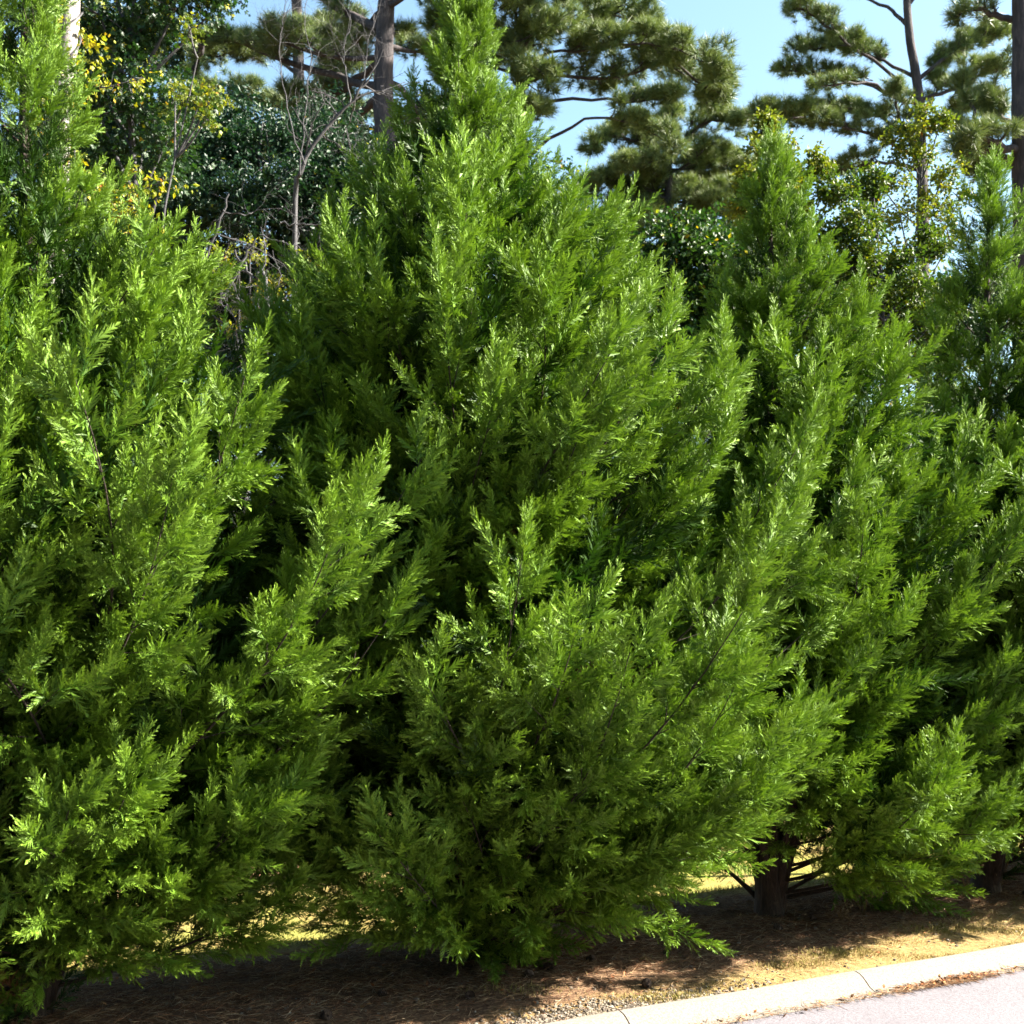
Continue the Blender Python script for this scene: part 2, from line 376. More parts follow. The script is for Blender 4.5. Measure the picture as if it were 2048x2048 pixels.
    far = (norm(P*[1, 1, 0])[:, 1] > .5) | (np.arange(len(P)) >= n_out)
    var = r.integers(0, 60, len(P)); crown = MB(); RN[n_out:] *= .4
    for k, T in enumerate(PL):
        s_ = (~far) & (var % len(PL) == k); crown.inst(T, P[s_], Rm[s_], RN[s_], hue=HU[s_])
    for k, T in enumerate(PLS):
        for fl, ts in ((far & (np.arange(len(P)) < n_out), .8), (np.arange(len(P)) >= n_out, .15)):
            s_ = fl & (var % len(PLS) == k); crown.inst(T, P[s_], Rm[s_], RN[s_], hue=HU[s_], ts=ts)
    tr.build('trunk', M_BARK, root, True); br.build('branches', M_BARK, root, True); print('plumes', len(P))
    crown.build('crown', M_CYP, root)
    return root

P1 = [(.02, .35, .20), (.2, .6, .32), (.37, .8, .52), (.79, 1.2, 1.0), (1.49, 1.3, 1.26), (1.97, 1.3, 1.47), (2.3, 1.25, 1.38), (2.55, 1.2, 1.20), (2.7, 1.1, .74), (2.95, 1.0, .62), (3.15, .85, .60), (3.35, .7, .34), (3.6, .55, .22), (4.1, .35, .05), (4.5, .14, .04), (4.75, .02, .02)]
P2 = [(.03, .25, .25), (.2, .50, .40), (.38, .80, .58), (.65, 1.12, .88), (1.0, 1.05, 1.42), (1.4, .98, 1.70), (1.8, .90, 1.78), (2.34, .84, 1.5), (2.75, .88, 1.26), (3.1, .88, 1.0), (3.4, .76, .76), (3.65, .62, .55), (3.85, .47, .44), (4.05, .32, .32), (4.3, .18, .19), (4.6, .02, .02)]
P3 = [(.08, .05, .30), (.2, .12, .55), (.4, .3, .86), (.6, .6, 1.08), (1.07, .85, 1.28), (1.9, .80, 1.34), (2.4, .66, 1.16), (2.8, .52, .90), (3.15, .38, .66), (3.4, .32, .46), (3.6, .27, .34), (3.9, .17, .19), (4.15, .02, .02)]
P4 = [(.15, .08, .25), (.4, .35, .7), (.7, .85, 1.0), (1.2, 1.1, 1.25), (1.9, 1.05, 1.3), (2.5, .7, 1.05), (2.9, .42, .8), (3.56, .36, .40), (3.8, .25, .28), (4.0, .15, .16), (4.25, .02, .02)]
P5 = [(.15, .3, .3), (.4, .7, .7), (.8, 1.1, 1.1), (1.9, 1.3, 1.3), (2.8, 1., 1.), (3.8, .4, .4), (4.4, .02, .02)]
cypress((-1.90, 5.0, 0), P1, 'tallest leftmost cypress with bright green plumes, cropped by the left and top of the photo', 11, 200,
        cut=lambda z, az: (z < .85 and math.sin(az) > .25) or (z < .30 and math.cos(az) > .75))
cypress((-.22, 5.84, 0), P2, 'broad full cypress in the middle, its tip just reaching the top of the photo', 5, 235,
        cut=lambda z, az: (z < .85 and math.sin(az) > .1) or (z < .58 and math.cos(az) < -.35))
cypress((1.39, 6.67, 0), P3, 'cypress right of the middle with its dark bare trunk foot showing above the mulch', 23, 165,
        cut=lambda z, az: z < .76-.75*max(0, math.cos(az)-.50)**.6, low=((3.0, .08, .55, .42), (3.4, .3, .7, .62), (2.7, .25, .75, .6)))
cypress((2.77, 7.27, 0), P4, 'slim pale-topped cypress at the right edge with low bare side branches', 37, 115,
        cut=lambda z, az: z < .66-.55*max(0, math.cos(az)-.35)**.6, low=((3.1, .25, .6, .5), (3.3, .36, .6, .62)))
cypress((4.25, 8.05, 0), P5, 'cypress added for its shade beyond the right edge, furthest along the row', 41, 70, dens=.8)  # next tree of the row, added for shading and side views
#==MORE==
# ------------------------------------------------------------------ leaves, needles
def leaf_tpl(l=1., wd=.62):
    """a folded pointed leaf, one unit long"""
    V = np.array([[0, 0, 0], [-wd/2, .06, .42], [0, -.05, .5], [wd/2, .06, .42], [0, .06, 1.]])*l
    return V, np.array([[0, 2, 1], [0, 3, 2], [1, 2, 4], [2, 3, 4]]), np.array([0, .5, .3, .5, 1.])
LEAF = leaf_tpl(); LEAFN = leaf_tpl(1, .34)
def star_leaf():
    """palmate leaf with five points"""
    V = [[0, 0, 0]]; T = [0]; Fc = []
    for a, l in ((-1.9, .5), (-.95, .8), (0, 1.), (.95, .8), (1.9, .5)):
        d = np.array([math.sin(a), 0, math.cos(a)]); sd = np.array([d[2], 0, -d[0]])
        k = len(V); V += [list(d*l*.4-sd*.14+[0, .03, .2*0]), list(d*l*.4+sd*.14), list(d*l*.62+np.array([0, .08*(1 if a > 0 else -1), .0]))]
        T += [.4, .4, 1]; Fc += [(0, k, k+1), (k, k+2, k+1)]
    return np.array(V)+[0, 0, .3], np.array(Fc), np.array(T)
STAR = star_leaf()
def needle_tuft(seed, n=52, L=.17, wd=.009):
    r = np.random.default_rng(seed); V = []; Fc = []; T = []
    for i in range(n):
        z = r.uniform(-.25, 1.); ph = r.uniform(0, 6.283); q = math.sqrt(max(0, 1-z*z*.9))
        d = norm(np.array([q*math.cos(ph), q*math.sin(ph), z+.25])); a = np.array([0, 0, r.uniform(-.07, .05)])
        sd = norm(np.cross(d, r.normal(size=3)))*wd/2; l = L*r.uniform(.7, 1.15); k = len(V)
        V += [a-sd, a+sd, a+d*l+np.array([0, 0, .01])]; T += [.1, .1, 1.]; Fc.append((k, k+1, k+2))
    return np.array(V), np.array(Fc), np.array(T)
TUFT = [needle_tuft(i) for i in range(6)]
def rdir(r, n): return norm(r.normal(size=(n, 3)))
def scatter_leaves(mb, r, centres, radii, per, size, tpls, yellow=0., base_rnd=.5, squash=.75, mat=0, droop=-.2):
    """leaves in small sprays about many centres"""
    for c, rad in zip(centres, radii):
        ns = max(1, int(per/7)); sp = c + rdir(r, ns)*rad*np.cbrt(r.uniform(.12, 1, (ns, 1)))*[1, 1, squash]
        q = np.clip(base_rnd+r.normal(size=ns)*.2, 0, 1)
        ax = norm(sp-c+r.normal(size=(ns, 3))*rad*.4)
        pos = np.repeat(sp, 7, 0)+np.repeat(ax, 7, 0)*np.tile(np.linspace(0, 1.8*size, 7), ns)[:, None]+r.normal(size=(ns*7, 3))*size*.35
        d = norm(np.repeat(ax, 7, 0)*.6+r.normal(size=(ns*7, 3))*.7+[0, 0, droop])
        s_ = size*r.uniform(.55, 1.2, len(pos)); rot = frames(d, roll=r.normal(size=len(pos))*.9)*s_[:, None, None]
        rn = np.clip(np.repeat(q, 7)+r.normal(size=len(pos))*.12, 0, 1)
        hu = np.where(r.random(len(pos)) < yellow, .01+.98*r.random(len(pos))**2.4, 0.)
        k = r.integers(0, len(tpls), len(pos))
        for i, T in enumerate(tpls): mb.inst(T, pos[k == i], rot[k == i], rn[k == i], mat, hu[k == i])

def twigs(mb, r, p0, d, L, rad, depth, bend=.25, n=3, droop=0.):
    """bare branching twigs"""
    pts = [p0]; dd = norm(np.array(d, float))
    for i in range(6):
        dd = norm(dd+r.normal(size=3)*bend*.5+np.array([0, 0, droop])); pts.append(pts[-1]+dd*L/6)
    tube(mb, pts, np.linspace(rad, rad*.35, 7), 5 if rad > .01 else 4)
    if depth:
        for k in range(n):
            i = 1+int(5*(k+r.random())/n); sd = norm(dd+norm(np.cross(dd, r.normal(size=3)))*r.uniform(.6, 1.2))
            twigs(mb, r, pts[i], sd, L*r.uniform(.4, .7), rad*.5*(1-i*.06), depth-1, bend, n, droop)

def root_at(px, D): 
    p = at(px, 1240, D); p[2] = float(-.35); return p
# ------------------------------------------------------------------ pines
def pine(label, D, trunk, rad, boughs, seed, name='pine_tree', extra=0, top=None, tuft=1., tone=.5, barkm=None):
    """trunk: pixels of the stem at depth D; boughs: (list of pixels, depth change at the tip, foliage radius, bare share)"""
    r = np.random.default_rng(seed); P = [at(x, y, D) for x, y in trunk]; base = P[0].copy(); base[2] = -.45
    P[0] = base; root = thing(name, label, 'tree', tuple(base), 'pine trees standing in the wood behind')
    tr = MB(); br = tr; cr = MB(); pt = smooth_path(P, 40)-base
    tube(tr, pt, np.linspace(rad*1.15, rad*.5, 40), 14, wob=.035)
    pos = []; dirs = []; rn = []; sz = []
    def clump(c, d, fr, n, tn):
        k = n
        o = rdir(r, k)*fr*np.cbrt(r.uniform(.15, 1, (k, 1)))*[1, 1, .62]
        pos.append(c+o); dirs.append(norm(o/fr*.8+d*.5+[0, 0, .75]+r.normal(size=(k, 3))*.3)); rn.append(np.clip(tn+r.normal(size=k)*.2, 0, 1)); sz.append(r.uniform(.75, 1.3, k)*tuft)
        for q in range(min(k, max(2, k//6))): tube(br, bez(c-d*fr*.9, c-d*.2*fr+o[q]*.3, c+o[q]*.95, 4), np.linspace(.012, .004, 4)*(.7+rad*1.5), 4)
    def add_bough(B, fr, bare, thick):
        L = np.linalg.norm(np.diff(B, axis=0), axis=1).sum(); tube(br, B, np.linspace(thick, thick*.28, len(B)), 7, wob=.05)
        n = max(4, int(L*(1-bare)/(fr*.38)))
        for k in range(n):
            t = bare+(1-bare)*(k+.6)/n; x = t*(len(B)-1); i = min(int(x), len(B)-2); c = B[i]+(B[i+1]-B[i])*(x-i)
            tg = norm(B[i+1]-B[i]); sd = norm(np.cross(tg, [0, 0, 1.])*(1 if k % 2 else -1)+tg*.6+[0, 0, .12]+r.normal(size=3)*.15)
            off = fr*r.uniform(.3, 1.7)*(1.15-t*.7); e = c+sd*off+np.array([0, 0, .15*fr])
            tube(br, bez(c, c+tg*off*.3+sd*off*.4, e, 5), np.linspace(thick*.4, .006, 5), 5)
            clump(e, sd, fr*r.uniform(.35, .72), int(13*(fr/.35)**2*r.uniform(.7, 1.3)), tone+r.normal()*.12)
            if r.random() < .6: clump(c+np.array([0, 0, fr*.4]), tg, fr*.45, int(4*(fr/.35)**2), tone+r.normal()*.12)
        clump(B[-1], norm(B[-1]-B[-2]), fr*.7, int(11*(fr/.35)**2), tone+.1)
    for px, dd, fr, bare in boughs:
        k = len(px); Q = [at(x, y, D+dd*(i/(k-1))) for i, (x, y) in enumerate(px)]
        B = smooth_path(Q, 14)-base; B[1:-1] += r.normal(size=(12, 3))*.02
        add_bough(B, fr, bare, rad*.36*r.uniform(.8, 1.1))
    H0, H1 = (top or (.45, 1.))
    for q in range(extra):                       # boughs the photo only hints at, towards the far and near side and above the frame
        x = H0+(H1-H0)*(q+.5)/extra; p0 = pt[int(x*39)]; a = q*2.4+seed
        if math.sin(a) < -.55: a += 1.6
        l = (2.6-1.6*x)*r.uniform(.7, 1.1)*1.1; e = p0+np.array([math.cos(a)*l, math.sin(a)*l, l*.25])
        add_bough(bez(p0, p0+np.array([math.cos(a)*l*.5, math.sin(a)*l*.5, -.05*l]), e, 9), .34, .3, rad*.25)
    pos = np.concatenate(pos); dirs = np.concatenate(dirs); rn = np.concatenate(rn); sz = np.concatenate(sz)
    rot = frames(dirs, roll=r.uniform(0, 6.28, len(pos)))*sz[:, None, None]; k = r.integers(0, len(TUFT), len(pos))
    for i, T in enumerate(TUFT): cr.inst(T, pos[k == i], rot[k == i], rn[k == i])
    tr.build('trunk', barkm or M_PBARK, root, True); cr.build('crown', M_PINE, root)
    return root
pine('dark straight pine trunk rising left of the middle cypress, long bare limbs reaching left', 20,
     [(800, 1500), (797, 700), (788, 400), (768, 230), (770, 60), (776, -120), (772, -600)], .20,
     [([(765, 182), (700, 160), (560, 118), (470, 85), (402, 88)], 1.5, .30, .45), ([(402, 88), (388, 150)], .3, .16, .2),
      ([(768, 62), (700, 30), (620, -15), (540, -60)], 1.0, .34, .3), ([(772, 20), (690, 90), (600, 70)], 3.0, .42, .35),
      ([(775, 160), (830, 215), (845, 290)], .8, .2, .5), ([(768, 120), (650, 200), (560, 215)], 4., .42, .3),
      ([(768, 190), (640, 270), (520, 290)], 4.5, .4, .4), ([(775, -80), (860, -60), (930, 20)], 1.5, .42, .3)], 3, extra=10, top=(.6, 1.), tone=.55)
pine('pine behind the tip of the middle cypress with layered boughs arching right over open sky', 21,
     [(1050, 1500), (1048, 700), (1044, 330), (1040, 150), (1046, 0), (1050, -500)], .10,
     [([(1044, 330), (1105, 275), (1180, 238), (1270, 250), (1350, 300)], -1., .30, .55), ([(1042, 230), (1090, 205), (1200, 198), (1300, 200), (1345, 190)], -.8, .30, .55),
      ([(1042, 120), (1130, 100), (1240, 90), (1350, 95), (1440, 150)], -.6, .46, .2), ([(1042, 60), (1130, 40), (1230, 30), (1290, 60)], .6, .46, .2),
      ([(1042, 170), (1120, 150), (1230, 160), (1330, 130), (1430, 205)], .8, .42, .3), ([(1240, 95), (1330, 105), (1400, 170), (1438, 185)], .5, .34, .2),
      ([(1042, 110), (1062, 70), (1095, 50)], -.9, .42, 0.), ([(1042, 60), (1030, 20), (1010, 0)], -.9, .42, 0.), ([(1042, 190), (1062, 160), (1090, 150)], -.8, .36, 0.), ([(1042, 260), (1052, 230), (1070, 215)], -.8, .3, 0.),
      ([(1044, 10), (1110, -10), (1170, -20)], .4, .46, .2), ([(1040, 60), (960, 70), (880, 60)], 1.2, .46, .2), ([(1040, 150), (960, 130), (890, 150)], 1., .44, .2),
      ([(1046, -60), (960, -50), (860, -10)], .8, .46, .2), ([(1046, 250), (980, 240), (900, 230)], 1.6, .4, .3)], 8, extra=8, top=(.75, 1.), tone=.6)
pine('rusty slim pine with wide airy tiers against the pale sky, right of the photo', 27,
     [(1850, 1500), (1846, 700), (1846, 420), (1842, 290), (1836, 180), (1818, 60), (1812, -60), (1806, -420)], .13,
     [([(1836, 215), (1790, 190), (1720, 165), (1620, 178)], -1., .26, .75), ([(1838, 200), (1760, 130), (1700, 90), (1640, 40), (1592, 15)], -.6, .36, .35),
      ([(1838, 160), (1760, 120), (1680, 95), (1590, 100)], .7, .36, .3), ([(1842, 235), (1760, 180), (1660, 150), (1562, 138)], .8, .3, .4),
      ([(1846, 320), (1760, 275), (1660, 250), (1590, 235), (1524, 222)], -.7, .40, .15), ([(1846, 300), (1770, 240), (1690, 215), (1600, 225)], .8, .34, .3),
      ([(1846, 340), (1780, 325), (1720, 330), (1660, 350)], .6, .34, .4), ([(1836, 160), (1900, 110), (1960, 80), (2000, 70)], .5, .44, .2),
      ([(1838, 200), (1900, 180), (1960, 150), (2010, 130)], -.6, .46, .2), ([(1842, 270), (1900, 230), (1960, 200)], .5, .40, .3),
      ([(1818, 60), (1780, 20), (1720, -10), (1690, -30)], .4, .2, .6), ([(1812, 10), (1850, -20), (1900, -40)], .4, .3, .4), ([(1842, 300), (1800, 240), (1790, 170)], -.8, .34, .2),
      ([(1840, 230), (1870, 190), (1880, 120)], .4, .38, .3)], 13, extra=5, top=(.86, 1.), tone=.62)
pine('dark thick pine trunk at the right edge with crooked limbs', 19,
     [(2058, 1500), (2056, 700), (2050, 420), (2046, 200), (2044, 60), (2040, -60), (2036, -700)], .20,
     [([(2040, 330), (1985, 300), (1950, 240), (1925, 160)], .4, .24, .75), ([(1985, 300), (1940, 285), (1900, 250)], .4, .26, .6), ([(2044, 300), (2000, 290), (1960, 275), (1925, 300)], -.5, .36, .3),
      ([(2046, 40), (2000, 30), (1940, 18), (1912, 35)], .3, .22, .3), ([(2048, 340), (2000, 330), (1960, 340)], .9, .4, .2), ([(2048, 260), (2010, 240), (1980, 200)], .5, .38, .3)], 17, extra=5, top=(.7, 1.), tone=.35)
pine('bushy sunlit pine filling the low sky gap behind the third cypress', 29,
     [(1345, 1500), (1342, 700), (1338, 420), (1336, 300)], .15,
     [([(1338, 320), (1280, 290), (1230, 270), (1190, 290)], -.5, .44, .1), ([(1338, 330), (1390, 260), (1440, 240), (1480, 255)], -.6, .48, .1), ([(1340, 400), (1280, 370), (1210, 360), (1160, 400)], -.4, .5, .1),
      ([(1340, 390), (1400, 340), (1460, 330), (1500, 350)], .6, .5, .1), ([(1340, 450), (1270, 440), (1190, 450), (1140, 480)], -.6, .5, .1), ([(1340, 470), (1410, 440), (1480, 440)], -.6, .5, .1),
      ([(1342, 520), (1270, 520), (1190, 540)], .6, .5, .1), ([(1342, 540), (1420, 520), (1500, 540)], .5, .5, .1), ([(1336, 300), (1330, 260), (1345, 225)], 0, .42, .1),
      ([(1338, 340), (1300, 300), (1270, 240)], .6, .42, .2), ([(1340, 600), (1250, 590), (1170, 620)], -.5, .5, .1), ([(1340, 600), (1440, 590), (1520, 620)], -.5, .5, .1), ([(1340, 360), (1290, 340), (1250, 330)], -1., .5, 0.), ([(1340, 430), (1300, 400), (1260, 400)], 1., .5, 0.), ([(1340, 430), (1390, 400), (1430, 410)], -1., .5, 0.), ([(1340, 480), (1300, 470), (1230, 490)], -1., .5, 0.)], 19, extra=16, top=(.5, .95), tone=.68)
pine('shaded pine crown showing through behind the bare grey limbs, left of the dark trunk', 26,
     [(610, 1500), (608, 700), (600, 350), (596, 100), (590, -100), (588, -400)], .15,
     [([(598, 150), (540, 110), (470, 100), (410, 120)], .4, .42, .2), ([(600, 230), (520, 200), (440, 190), (390, 200)], -.4, .42, .2), ([(600, 190), (660, 140), (720, 130)], .6, .46, .2),
      ([(600, 270), (670, 230), (730, 230)], -.5, .42, .2), ([(598, 80), (660, 50), (720, 60)], .5, .42, .2), ([(602, 330), (520, 300), (440, 300)], .5, .4, .2)], 29, extra=6, top=(.72, 1.), tone=.35)

# ------------------------------------------------------------------ broadleaf trees and shrubs
def broadleaf(name, label, cat, D, foot, clumps, size, m, seed, per=150, tpls=(STAR,), yellow=.04, tone=.5, trunk_r=.07, group=None, bark=None, lean=None, squash=.8):
    """clumps: (px, py, radius in metres, depth change) – every clump hangs on a limb of its own"""
    r = np.random.default_rng(seed); base = at(foot, 1240, D); base[2] = -.4
    root = thing(name, label, cat, tuple(base), group); tr = MB(); cr = MB()
    C = [at(x, y, D+dd)-base for x, y, rad, dd in clumps]; top = max(c[2] for c in C); mid = np.mean([c[:2] for c in C], 0)
    zs = np.linspace(0, top*.97, 16); ax = np.stack([mid[0]*(zs/top)**1.2+.08*np.sin(zs*1.3+seed), mid[1]*(zs/top)+.06*np.cos(zs*1.7), zs], -1)
    tube(tr, ax, np.linspace(trunk_r, trunk_r*.2, 16), 8, wob=.05)
    centres = []; radii = []
    for c, (x, y, rad, dd) in zip(C, clumps):
        i = int(np.clip(np.interp(c[2]-.9*rad-.25*np.linalg.norm(c[:2]-mid), zs, np.arange(16)), 1, 15)); tube(tr, bez(ax[i], (ax[i]+c)/2-[0, 0, .1], c, 8), np.linspace(trunk_r*.4, .008, 8), 5)
        k = max(4, int(9*(rad/.5)**1.5))
        o = rdir(r, k)*rad*np.cbrt(r.uniform(.1, 1, (k, 1)))*[1, 1, squash]
        for q in o: tube(tr, bez(c, c+q*.5+[0, 0, .04], c+q, 4), np.linspace(.010, .003, 4), 4)
        centres += list(c+o); radii += [rad*.42*r.uniform(.7, 1.3) for _ in o]
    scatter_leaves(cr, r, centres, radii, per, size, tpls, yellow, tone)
    tr.build('trunk', bark or M_GREY, root, True); cr.build('crown', m, root); return root
WOOD = 'broadleaf trees at the edge of the wood'
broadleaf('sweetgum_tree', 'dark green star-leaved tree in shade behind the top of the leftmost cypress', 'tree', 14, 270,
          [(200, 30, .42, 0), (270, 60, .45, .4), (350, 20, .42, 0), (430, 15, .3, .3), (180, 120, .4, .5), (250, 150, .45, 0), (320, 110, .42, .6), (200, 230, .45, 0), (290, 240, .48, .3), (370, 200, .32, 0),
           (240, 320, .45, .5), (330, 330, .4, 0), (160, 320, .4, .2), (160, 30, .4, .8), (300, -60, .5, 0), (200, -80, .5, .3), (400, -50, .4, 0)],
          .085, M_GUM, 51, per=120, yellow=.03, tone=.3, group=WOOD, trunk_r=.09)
broadleaf('understory_tree', 'dense mid green tree filling the gap low between the middle and third cypress', 'tree', 22, 1300,
          [(1140, 540, .8, 0), (1230, 570, .9, 0), (1330, 520, .8, .4), (1420, 540, .9, 0), (1500, 560, .9, .4), (1180, 640, .9, 0), (1290, 640, 1., 0), (1400, 640, 1., .4), (1500, 680, .9, 0), (1220, 740, 1., 0), (1340, 760, 1., 0), (1460, 780, 1., 0), (1600, 600, .9, 0), (1700, 640, 1., 0), (1800, 680, 1., 0), (1950, 600, 1., 0)],
          .11, M_GUM, 79, per=300, tpls=(LEAF,), yellow=.03, tone=.55, group=WOOD)
broadleaf('sweetgum_tree', 'sunlit leaf tips of the dark star-leaved tree, the light put in their colour', 'tree', 13.2, 215,
          [(395, 215, .16, 0), (425, 190, .12, .1), (380, 60, .10, 0), (350, 200, .16, .3), (410, 240, .12, 0)], .065, M_LIME, 53, per=30, yellow=.10, tone=.6, group=WOOD, trunk_r=.035)  # lime leaf colour stands for sun on the dark sweetgum's tips
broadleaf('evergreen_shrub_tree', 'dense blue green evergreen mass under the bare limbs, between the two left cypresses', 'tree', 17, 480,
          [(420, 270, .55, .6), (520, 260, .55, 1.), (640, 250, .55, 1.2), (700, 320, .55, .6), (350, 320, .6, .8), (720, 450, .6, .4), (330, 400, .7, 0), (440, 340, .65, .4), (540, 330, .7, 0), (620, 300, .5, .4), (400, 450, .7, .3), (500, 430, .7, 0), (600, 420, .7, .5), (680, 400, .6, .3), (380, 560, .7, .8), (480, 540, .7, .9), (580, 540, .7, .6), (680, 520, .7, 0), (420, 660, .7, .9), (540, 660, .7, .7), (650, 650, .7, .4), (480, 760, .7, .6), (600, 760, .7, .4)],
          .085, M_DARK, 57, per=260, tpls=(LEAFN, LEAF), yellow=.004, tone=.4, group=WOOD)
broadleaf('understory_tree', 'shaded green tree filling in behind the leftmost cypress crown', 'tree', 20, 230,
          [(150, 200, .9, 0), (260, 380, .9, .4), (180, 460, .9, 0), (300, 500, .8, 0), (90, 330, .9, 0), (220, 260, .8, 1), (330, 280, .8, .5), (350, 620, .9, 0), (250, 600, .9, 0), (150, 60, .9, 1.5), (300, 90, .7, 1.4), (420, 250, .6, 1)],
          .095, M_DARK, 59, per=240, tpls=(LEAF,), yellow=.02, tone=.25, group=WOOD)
broadleaf('understory_tree', 'green tree behind the middle cypress, seen around the dark pine trunk', 'tree', 23, 760,
          [(700, 330, .8, 0), (790, 320, .9, 0), (860, 260, .8, 0), (700, 430, .9, 0), (800, 450, .9, 0), (900, 380, .9, 0), (980, 320, .8, 0), (640, 500, .9, 0), (740, 560, 1., 0), (1080, 420, .9, 0), (1120, 520, .9, 0), (1000, 450, 1., 0), (620, 380, .7, 0)],
          .095, M_GUM, 61, per=220, tpls=(LEAF,), yellow=.03, tone=.45, group=WOOD)
broadleaf('golden_sapling', 'small sapling of bright yellow green leaves low between the dead grey limbs', 'tree', 15, 470,
          [(430, 520, .2, 0), (500, 510, .22, .2), (440, 580, .25, 0), (510, 590, .25, .1), (560, 560, .16, 0), (620, 530, .16, 0), (470, 650, .25, 0), (390, 600, .2, 0)], .055, M_LIME, 63, per=55, tpls=(LEAF,), yellow=.35, tone=.7, trunk_r=.03, group=WOOD)
broadleaf('golden_sapling', 'tall rounded sapling of lime and gold leaves behind the tip of the third cypress', 'tree', 13, 1580,
          [(1540, 290, .18, 0), (1590, 330, .24, .1), (1610, 390, .28, 0), (1560, 380, .25, .2), (1500, 350, .16, .3), (1600, 460, .3, 0), (1530, 440, .2, .3), (1640, 330, .12, .2), (1480, 400, .16, .2), (1540, 250, .1, .1), (1570, 520, .3, .2)],
          .055, M_LIME, 67, per=240, tpls=(LEAF,), yellow=.05, tone=.75, trunk_r=.04, group=WOOD)
broadleaf('young_leafy_tree', 'mid green leafy tree with yellow patches between the third and fourth cypress', 'tree', 12.5, 1740,
          [(1670, 380, .22, .3), (1700, 430, .26, 0), (1660, 470, .25, .2), (1740, 490, .26, 0), (1700, 530, .3, 0), (1760, 560, .3, .2), (1650, 560, .3, 0), (1720, 610, .32, 0), (1800, 620, .3, .3), (1820, 550, .25, .2), (1850, 480, .2, .3), (1730, 370, .15, .3), (1790, 690, .35, .2), (1860, 650, .3, .2), (1880, 760, .35, .2)],
          .055, M_LIME, 71, per=280, tpls=(LEAF,), yellow=.015, tone=.3, trunk_r=.045, group=WOOD)
broadleaf('young_leafy_tree', 'thin leaved tree with olive and orange tinted leaves climbing beside the slim rusty pine', 'tree', 15, 1810,
          [(1810, 250, .18, 0), (1850, 230, .15, 0), (1880, 245, .12, 0), (1800, 310, .2, .2), (1840, 330, .2, 0), (1770, 380, .22, 0), (1860, 400, .22, 0), (1800, 430, .28, 0), (1750, 440, .25, .2), (1890, 350, .18, 0), (1920, 400, .22, .2), (1830, 500, .3, .2), (1900, 480, .3, .2)],
          .055, M_LIME, 73, per=130, tpls=(LEAF,), yellow=.10, tone=.6, trunk_r=.03, group=WOOD)

# the pale trunk at the left and the creeper that climbs it
D0 = 11.; P = [at(x, y, D0) for x, y in ((80, 1300), (98, 700), (112, 420), (116, 250), (132, 90), (140, -60), (150, -500))]
base = P[0].copy(); base[2] = -.5; P[0] = base
root = thing('pale_trunk_tree', 'thick pale barked trunk leaning right behind the leftmost cypress', 'tree', tuple(base)); tr = MB()
tube(tr, smooth_path(P, 40)-base, np.linspace(.125, .085, 40), 18, wob=.04)
r_ = np.random.default_rng(5)
for a in range(6): twigs(tr, r_, P[5]-base+[0, 0, .15*a], [math.cos(a*2.4), math.sin(a*2.4), .6], 1.4, .03, 2)
tr.build('trunk', M_WBARK, root, True)
cr = MB(); cen = [at(x, y, 11.+d)+r_.normal(size=3)*.03 for x, y in ((600, 1240),) for d in (0,)]
CC = []; RR = []
for p_ in smooth_path(P, 60)[22:46]:
    for q in range(2): CC.append(p_+np.append(r_.normal(size=2)*.14-[0, .14], r_.normal()*.05)); RR.append(.14)
scatter_leaves(cr, r_, CC, RR, 14, .060, (LEAF, STAR), .8, .9)
root = thing('creeper_vine', 'creeper with yellow and orange leaves climbing the pale trunk', 'vine', tuple(P[1]))
o = cr.build('leaves', M_LIME, root); o.location = -Vector(P[1])
st = MB()
for k in range(3):
    ph = k*2.1; q = smooth_path(P, 60)[8:46]; tube(st, q+np.stack([.12*np.cos(np.arange(38)*.4+ph), .12*np.sin(np.arange(38)*.4+ph), np.zeros(38)], -1)-P[1], .008, 5)
st.build('stems', M_GREY, root)
def spray(label, pts, size, per, D, seed, name='leafy_branch', foot=None):
    r = np.random.default_rng(seed); W = [at(x, y, D+d) for x, y, d in pts]; b = at(foot or pts[0][0], 1240, D+.6); b[2] = -.35
    root = thing(name, label, 'shrub', tuple(b), 'slender shrubs with yellow leaves'); s_ = MB(); l_ = MB()
    tube(s_, smooth_path([b-b, (W[0]-b)*[.6, .6, .6], W[0]-b], 14), np.linspace(.018, .007, 14), 5)
    path = smooth_path(W, 20)-b; tube(s_, path, np.linspace(.007, .003, 20), 4)
    C = path[1:]+r.normal(size=(19, 3))*.05
    for c, p_ in zip(C, path[1:]): tube(s_, np.linspace(p_, c, 3), .002, 4)
    scatter_leaves(l_, r, list(C), [.06]*19, per, size, (LEAF,), .85, .9, droop=-.9)
    s_.build('stem', M_GREY, root, True); l_.build('leaves', M_LIME, root)
spray('slender yellow and orange leaved branch above the left cypress shoulder', [(150, 150, 0), (200, 175, 0), (250, 165, 0), (290, 155, 0)], .045, 9, 9.5, 81, foot=140)
spray('arching branch of hanging yellow leaves over the left cypress plumes', [(170, 380, 0), (220, 400, 0), (270, 385, 0), (345, 355, 0)], .045, 16, 9, 82, foot=210)
spray('lower clump of yellow leaves just behind the left cypress plumes', [(205, 400, .1), (230, 430, 0), (250, 425, 0), (280, 400, .2)], .045, 14, 9, 83, foot=235)
spray('small yellow leaved twig low behind the left cypress shoulder', [(290, 640, 0), (320, 625, 0), (350, 620, .1)], .045, 14, 9, 84, foot=300)

